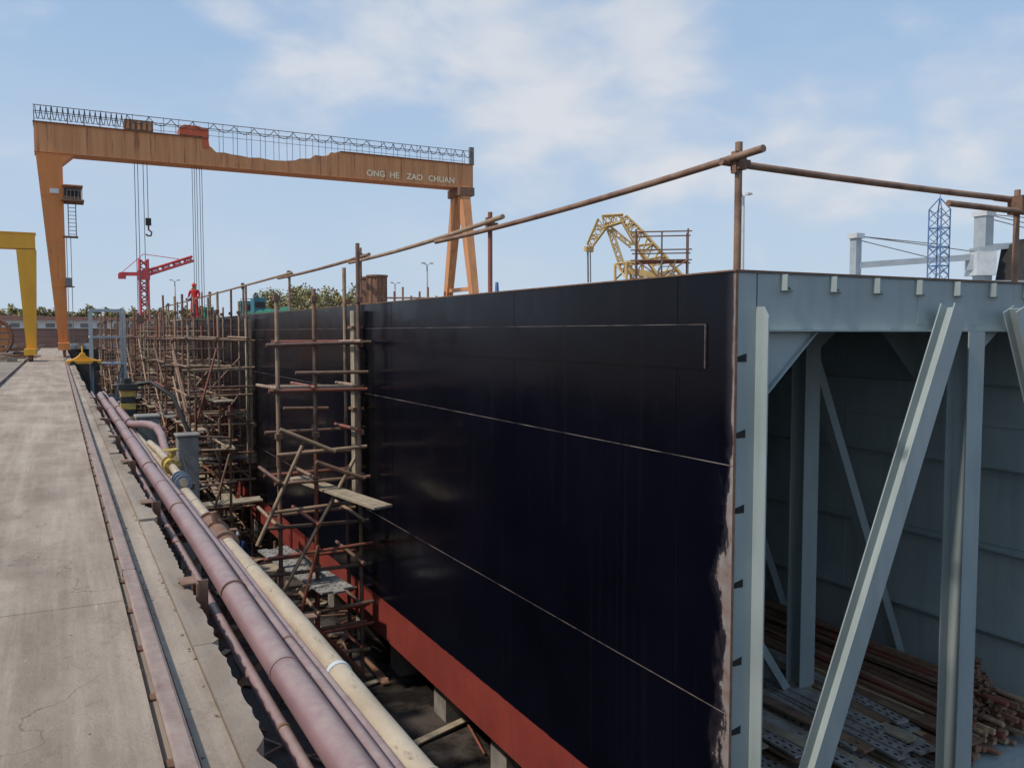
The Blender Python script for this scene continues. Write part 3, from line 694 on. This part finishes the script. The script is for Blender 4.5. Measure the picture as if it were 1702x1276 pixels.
for i in range(90):
    x=rd.uniform(-9,-2.2);y=rd.uniform(34,100);s=rd.uniform(.15,.7)
    b.box(x,x+s*1.4,y,y+s*2,G,G+s*rd.uniform(.3,.9),rd.choice(['rust','shipgrey','board','conc','mboard','rust']))
    if rd.random()<.4: b.tube((x,y,G+s),(x+1.5,y+.4,G+s+.1),.05,'tubeA',6)
b.finish('steel_scrap_stacks')
b=B()
for i in range(70):
    x=rd.uniform(.85,6);y=rd.uniform(96.5,103);s=rd.uniform(.2,.7); b.box(x,x+s,y,y+s,G,G+s,rd.choice(['rust','board','shipgrey','white']))
b.finish('stored_materials')
b=B(); b.box(-60,50,104,104.4,G,.35,'brick')
for i in range(36): b.box(-60+i*3,-59.7+i*3,103.9,104.0,G,.45,'brick')
for z in(-1.1,-.5): b.box(-60,50,103.97,103.99,z,z+.06,'rust')
b.box(-60,50,103.85,104.45,.35,.42,'conc'); b.finish('brick_wall')
b=B()
b.box(-70,22,190,210,G,2.4,'white'); b.prism([(-72,2.4),(24,2.4),(24,2.7),(-24,3.4),(-72,2.7)],1,189,211,'roofred')
for i in range(30): b.box(-68+i*3,-66.4+i*3,189.95,190,.9,1.7,'wire')
b.finish('warehouse')
b=B(); b.box(30,95,230,250,G,3.0,'white'); b.prism([(29,3.0),(96,3.0),(62,4.4)],1,229,251,'roofred')
for i in range(20): b.box(32+i*3,33.4+i*3,229.95,230,0,1.8,'dark')
b.finish('warehouse')

b=B(); c=P(4.75,162)
b.lattice((c.x,c.y,G),(c.x,c.y,12.5),1.3,'red',.15,12)
b.beam((c.x,c.y,9),(c.x,c.y,10.6),1.9,1.6,'red'); b.lattice((c.x,c.y,10),(c.x+8,c.y-1,12.9),.8,'red',.14,9); b.beam((c.x,c.y,10),(c.x-3.8,c.y+.5,9.9),.7,.6,'red'); b.box(c.x-4,c.x-2.8,c.y,c.y+1,9.1,10,'red')
b.tube((c.x,c.y,13.4),(c.x+6.5,c.y-1,12.6),.06,'red',4);b.tube((c.x,c.y,13.4),(c.x-3.5,c.y,10.1),.06,'red',4)
b.finish('tower_crane')

b=B(); az=36.; D=90; ux=Vector((math.cos(R(az)),-math.sin(R(az)),0)); uyv=(math.sin(R(az)),math.cos(R(az)),0); c=P(az,D)
def s2(u,v): return c+ux*((u-1098)*D/1430)+Vector((0,0,(552-v)*D/1430))
b.lattice(s2(1021,410),s2(1043,372),.6,'yel2',.07,5,up=uyv,w2=1.2)
b.lattice(s2(1043,372),s2(1076,366),1.2,'yel2',.08,4,up=uyv,w2=.7)
b.lattice(s2(1076,366),s2(1098,394),.7,'yel2',.08,4,up=uyv,w2=1.3)
b.lattice(s2(1098,394),s2(1158,470),1.3,'yel2',.1,7,up=uyv,w2=2.0)
b.lattice(s2(1046,376),s2(1090,412),.4,'yel2',.06,6,up=uyv)
b.lattice(s2(1050,374),s2(1078,455),.5,'yel2',.07,8,up=uyv)
b.beam(s2(1074,368),s2(1112,440),.25,.25,'yel2'); b.beam(s2(1078,440),s2(1130,436),.4,.5,'yel2')
b.lattice(s2(1085,440),s2(1085,650),2.0,'yel2',.13,8); b.beam(s2(1160,470),s2(1160,640),2.2,2.2,'yel2')
b.beam(s2(1078,452),s2(1165,464),1.0,.6,'yel2'); b.beam(s2(1020,412),s2(1019,420),.9,.5,'yel2')
b.tube(s2(1018,415),s2(1019,470),.1,'wire',5); b.tube(s2(1022,415),s2(1023,470),.07,'wire',5)
b.finish('harbour_crane')
b=B(); c=P(54.0,60); b.lattice((c.x,c.y,G),(c.x,c.y,7.6),.85,'blue',.04,16)
for a in((-.42,-.42),(.42,-.42),(-.42,.42),(.42,.42)): b.tube((c.x+a[0],c.y+a[1],7.6),(c.x,c.y,8.3),.04,'blue',5)
b.tube((c.x,c.y,8.2),(c.x,c.y,8.8),.03,'blue',4); b.finish('lattice_mast')
b=B(); az=54.; D=100; uy=Vector((math.sin(R(az)),math.cos(R(az)),0))
def s3(u,v,dd=0):
    a=27.8+math.degrees(math.atan((u-851)/1430)); k=D*math.cos(R(az-27.8)); rr=k/math.cos(R(a-27.8))
    return P(a,rr,(552-v)*k/1430)+uy*dd
b.beam(s3(1418,560),s3(1418,392),.8,.8,'shipgrey'); b.beam(s3(1418,398),s3(1418,390),1.2,1.2,'white')
b.beam(s3(1420,442),s3(1618,428),.5,.6,'shipgrey')
b.beam(s3(1628,560),s3(1628,356),1.3,1.3,'shipgrey'); b.beam(s3(1614,418),s3(1645,414),2,.6,'shipgrey'); b.beam(s3(1628,362),s3(1628,354),1.6,1.6,'white')
for t in((1420,394,1618,420),(1420,400,1560,434),(1420,394,1560,408),(1630,358,1720,378),(1630,364,1740,392),(1630,358,1740,368)): b.tube(s3(t[0],t[1]),s3(t[2],t[3]),.05,'wire',4)
b.beam(s3(1640,412),s3(1800,402),.5,.6,'shipgrey')
b.beam(s3(1380,520),s3(1900,520),12,6,'shipgrey'); b.beam(s3(1608,440),s3(1640,440),2.5,2.4,'white'); b.beam(s3(1612,450),s3(1612,425),1,1,'shipgrey')
b.beam(s3(1690,470),s3(1690,408),3.6,3,'black',w2=2.6,h2=2.4); b.beam(s3(1692,408),s3(1692,400),1.2,1.2,'black')
b.finish('cargo_ship')

def lamp(az,D,z):
    b=B(); c=P(az,D); b.sweep([(c.x,c.y,G),(c.x,c.y,z)],[.16,.08],'white',8)
    b.sweep([(c.x,c.y,z),(c.x-.3,c.y,z+.2)],.05,'white',5); b.sweep([(c.x,c.y,z),(c.x+.3,c.y,z+.2)],.05,'white',5)
    for s in(-1,1): b.box(c.x+s*.45-.2,c.x+s*.45+.2,c.y-.15,c.y+.15,z+.15,z+.28,'white')
    b.finish('street_lamp')
lamp(22.2,90,6.9);lamp(20.1,110,6.0);lamp(42.7,60,9.0);lamp(6.5,120,6.5)
b=B(); c=P(26.8,130); b.lattice((c.x,c.y,G),(c.x,c.y,7.5),1,'blue',.08,10,w2=.2); b.finish('lattice_mast')

def trees(name,a0,a1,D,h0,h1,n,seed,ls=.15,cw=1.8,nc=16,nl=26):
    rd=random.Random(seed); b=B()
    for i in range(n):
        az=a0+(a1-a0)*(i+rd.random()*.8)/n; c=P(az,D+rd.uniform(-8,8)); h=rd.uniform(h0,h1)
        b.sweep([(c.x,c.y,G),(c.x+.1,c.y,G+h*.5),(c.x,c.y,G+h*.9)],[.2,.12,.03],'trunk',5)
        for j in range(7):
            a=rd.uniform(0,6.28); z0=rd.uniform(.4,.7); b.sweep([(c.x,c.y,G+h*z0),(c.x+math.cos(a)*1.0,c.y+math.sin(a)*1.0,G+h*min(.95,z0+.22))],[.05,.02],'trunk',4)
        for cl in range(nc):
            a=rd.uniform(0,6.28);f=rd.uniform(.4,.97);rr=rd.uniform(0,cw)*(1.3-f);cc=Vector((c.x+rr*math.cos(a),c.y+rr*math.sin(a),G+h*f)); cr=rd.uniform(.5,1.0)
            k=rd.choice(['leaf','leaf','leaf2'])
            for l in range(nl):
                d=Vector((rd.gauss(0,1),rd.gauss(0,1),rd.gauss(0,1)))*cr*.5; p=cc+d; s=rd.uniform(.6,1.2)*ls
                u=Vector((rd.uniform(-1,1),rd.uniform(-1,1),rd.uniform(-1,1))).normalized()*s; v=u.cross(Vector((rd.uniform(-1,1),rd.uniform(-1,1),1))).normalized()*s
                b.add([p-u,p-v,p+u,p+v],[(0,1,2,3)],k)
    b.finish(name)
trees('distant_trees',11.5,18,140,7.2,9.6,26,3,.2)
trees('distant_trees',-4,9,250,6.5,8.5,34,6,.35,3.2)
trees('distant_trees',18,30,230,4,6.5,20,8,.25)

# ------------------------------------------------------------------ people
def person(loc,yaw,J,helm,cloth,name='worker'):
    root=bpy.data.objects.new(name,None); scene.collection.objects.link(root)
    def skin(nm,verts,edges,rad,mat,sub=1):
        me=bpy.data.meshes.new(nm); me.from_pydata(verts,edges,[]); o=bpy.data.objects.new(nm,me); scene.collection.objects.link(o)
        o.modifiers.new('s','SKIN')
        for i,v in enumerate(me.skin_vertices[0].data):
            rr=rad[i]; v.radius=rr if isinstance(rr,tuple) else (rr,rr); v.use_root=(i==0)
        sb=o.modifiers.new('u','SUBSURF'); sb.levels=sub; sb.render_levels=sub
        me.materials.append(M[mat]); o.parent=root; return o
    g=J
    names=['pelvis','waist','chest','neck','shL','elL','wrL','shR','elR','wrR','hipL','knL','anL','toL','hipR','knR','anR','toR']
    v=[g[n] for n in names]
    e=[(0,1),(1,2),(2,3),(2,4),(4,5),(5,6),(2,7),(7,8),(8,9),(0,10),(10,11),(11,12),(12,13),(0,14),(14,15),(15,16),(16,17)]
    rad=[(.15,.12),(.14,.11),(.17,.12),.06,.075,.055,.04,.075,.055,.04,.1,.075,.055,.045,.1,.075,.055,.045]
    skin('body',v,e,rad,cloth,2)
    h=Vector(g['head'])
    b=B(); b.ball(h,.1,'skin',14,(.85,1,1.2)); b.ball(h+Vector((0,.1,-.01)),.02,'skin',8)
    for s in(-1,1): b.ball(h+Vector((.035*s,.09,.015)),.014,'dark',6); b.ball(h+Vector((.088*s,0,0)),.025,'skin',6,(.4,1,1.3))
    b.box(h.x-.025,h.x+.025,h.y+.086,h.y+.094,h.z-.06,h.z-.05,'cloth_red')
    b.ball(h+Vector((0,-.02,0)),.104,'black',12,(.86,1,1.1))
    b.ball(h+Vector((0,0,.05)),.125,helm,16,(.95,1.1,1),z0=0); b.ball(h+Vector((0,.07,.05)),.12,helm,14,(.85,1,.12)); b.box(h.x-.01,h.x+.01,h.y-.1,h.y+.1,h.z+.165,h.z+.182,helm)
    b.sweep([h-Vector((0,0,.2)),h-Vector((0,0,.06))],.05,'skin',10)
    for w,el in(('wrL','elL'),('wrR','elR')):
        wv=Vector(g[w]); d=(wv-Vector(g[el])).normalized(); sd=d.cross(Vector((0,1,.2))).normalized()
        b.sweep([wv,wv+d*.04,wv+d*.09],[.03,.04,.035],'skin',8)
        for i,L in enumerate((.065,.08,.075,.06)):
            o=wv+d*.085+sd*(i-1.5)*.02; b.sweep([o,o+d*L*.5,o+d*L*.9+Vector((0,.025,-.01))],[.01,.009,.007],'skin',6)
        o=wv+d*.03-sd*.035; b.sweep([o,o+d*.04-sd*.03,o+d*.07-sd*.035],[.012,.01,.008],'skin',6)
    for a in('L','R'):
        t=Vector(g['to'+a]); an=Vector(g['an'+a]); b.beam(an+Vector((0,-.06,-.055)),t+Vector((0,.06,-.015)),.1,.09,'black',h2=.06)
    o=b.finish('head_hands_boots'); o.parent=root
    root.location=loc; root.rotation_euler=(0,0,yaw)
stand=dict(pelvis=(0,0,.95),waist=(0,0,1.1),chest=(0,.01,1.32),neck=(0,.01,1.5),head=(0,.03,1.62),shL=(-.2,0,1.42),elL=(-.27,.05,1.15),wrL=(-.2,.25,1.05),shR=(.2,0,1.42),elR=(.28,.02,1.15),wrR=(.22,.22,1.1),
  hipL=(-.1,0,.88),knL=(-.12,.03,.48),anL=(-.13,0,.1),toL=(-.14,.16,.05),hipR=(.1,0,.88),knR=(.12,.05,.48),anR=(.13,0,.1),toR=(.15,.16,.05))
crouch=dict(pelvis=(0,-.1,.5),waist=(0,-.03,.63),chest=(0,.14,.83),neck=(0,.22,.97),head=(0,.29,1.07),shL=(-.19,.17,.9),elL=(-.25,.3,.66),wrL=(-.15,.5,.6),shR=(.19,.17,.9),elR=(.25,.32,.68),wrR=(.13,.5,.66),
  hipL=(-.1,-.08,.45),knL=(-.18,.28,.5),anL=(-.15,.05,.1),toL=(-.16,.2,.05),hipR=(.1,-.08,.45),knR=(.18,.3,.48),anR=(.15,.08,.1),toR=(.17,.24,.05))
person((6.05,45.2,.63),R(150),stand,'helmR','cloth_red')
person((6.45,48.2,.63),R(60),stand,'helmY','cloth_blue')
b=B(); b.beam((4.0,26.9,-7.3),(6.2,26.7,-7.3),.9,.05,'board')
for x in(4.3,5.9):
    for y in(26.4,27.3): b.tube((x,y,FL),(x,y,-6.6),.045,'tubeA')
    b.tube((x,26.2,-7.36),(x,27.5,-7.36),.04,'tubeB')
b.finish('work_platform')
person((4.85,26.8,-7.27),R(120),crouch,'helmW','cloth_blue')

# ------------------------------------------------------------------ camera, light, sky
cam=bpy.data.cameras.new('camera'); co=bpy.data.objects.new('camera',cam); scene.collection.objects.link(co)
cam.sensor_width=36; cam.lens=30.25; cam.clip_start=.05; cam.clip_end=5000
co.location=(0,0,0); co.rotation_euler=(R(90-3.44),0,R(-27.8)); scene.camera=co
AZ,EL=-94,52
S=Vector((math.cos(R(EL))*math.sin(R(AZ)),math.cos(R(EL))*math.cos(R(AZ)),math.sin(R(EL))))
L=bpy.data.lights.new('sun','SUN'); L.energy=3.0; L.angle=R(2.); L.color=(1,.91,.80)
lo=bpy.data.objects.new('sun',L); lo.rotation_euler=S.to_track_quat('Z','Y').to_euler(); scene.collection.objects.link(lo)
w=bpy.data.worlds.new('World'); scene.world=w; w.use_nodes=True; nt=w.node_tree
bg=nt.nodes['Background']; bg.inputs['Strength'].default_value=.145
sky=nd(nt,'ShaderNodeTexSky',sky_type='NISHITA'); sky.sun_disc=False; sky.sun_elevation=R(EL); sky.sun_rotation=R(AZ%360); sky.dust_density=1.
tc=nd(nt,'ShaderNodeTexCoord'); d=tc.outputs['Generated']
nrm=nd(nt,'ShaderNodeVectorMath',operation='NORMALIZE'); nt.links.new(d,nrm.inputs[0]); d=nrm.outputs[0]
sx=nd(nt,'ShaderNodeSeparateXYZ'); nt.links.new(d,sx.inputs[0]); z=sx.outputs[2]
col=mixc(nt,.65,sky.outputs[0],(1.75,3.15,5.3))
haze=mapr(nt,z,0,.44,.92,.12)
col=mixc(nt,haze,col,(3.7,4.45,5.3))
acc=None
for (az,el,r,s) in [(29.8,17.5,9,1.),(36.5,19,6,1.1),(34,13.5,6.5,.85),(14,20,9,.6),(22,21,8,.8),(39.5,11,4,.75),(47.,10.0,6,.9),(43,10.5,4,.8),(57,12.0,6,.7),(39.8,17.6,1.6,.9),(-5,14,8,.25),(65,20,9,.3),(-60,25,25,.8),(-100,40,30,.6),(-140,25,25,.8),(110,30,25,.7)]:
    c=(math.cos(R(el))*math.sin(R(az)),math.cos(R(el))*math.cos(R(az)),math.sin(R(el)))
    dp=nd(nt,'ShaderNodeVectorMath',operation='DOT_PRODUCT'); nt.links.new(d,dp.inputs[0]); dp.inputs[1].default_value=c
    v=mapr(nt,dp.outputs['Value'],math.cos(R(r*1.3)),1.,0.,s)
    acc=v if acc is None else mth(nt,'MAXIMUM',acc,v)
n1=noise(nt,scaled(nt,d,(1,1,1.9)),8,7,.48,.2); n2=noise(nt,scaled(nt,d,(1,1,2.5)),3,5,.5)
dens=mth(nt,'ADD',mth(nt,'MULTIPLY',acc,.62),mth(nt,'MULTIPLY',mth(nt,'SUBTRACT',n1,.5),1.3))
cl=mapr(nt,dens,.12,.72,smooth=True)
wis=mth(nt,'MULTIPLY',mapr(nt,n2,.45,.75),.3)
cl=mth(nt,'MAXIMUM',mth(nt,'MULTIPLY',cl,.85),wis)
ccol=mixc(nt,mapr(nt,n1,.4,.65),(4.15,4.5,5.1),(5.1,5.2,5.45))
col=mixc(nt,cl,col,ccol)
nt.links.new(col,bg.inputs['Color'])
scene.view_settings.view_transform='Standard'; scene.view_settings.look='None'; scene.view_settings.exposure=0
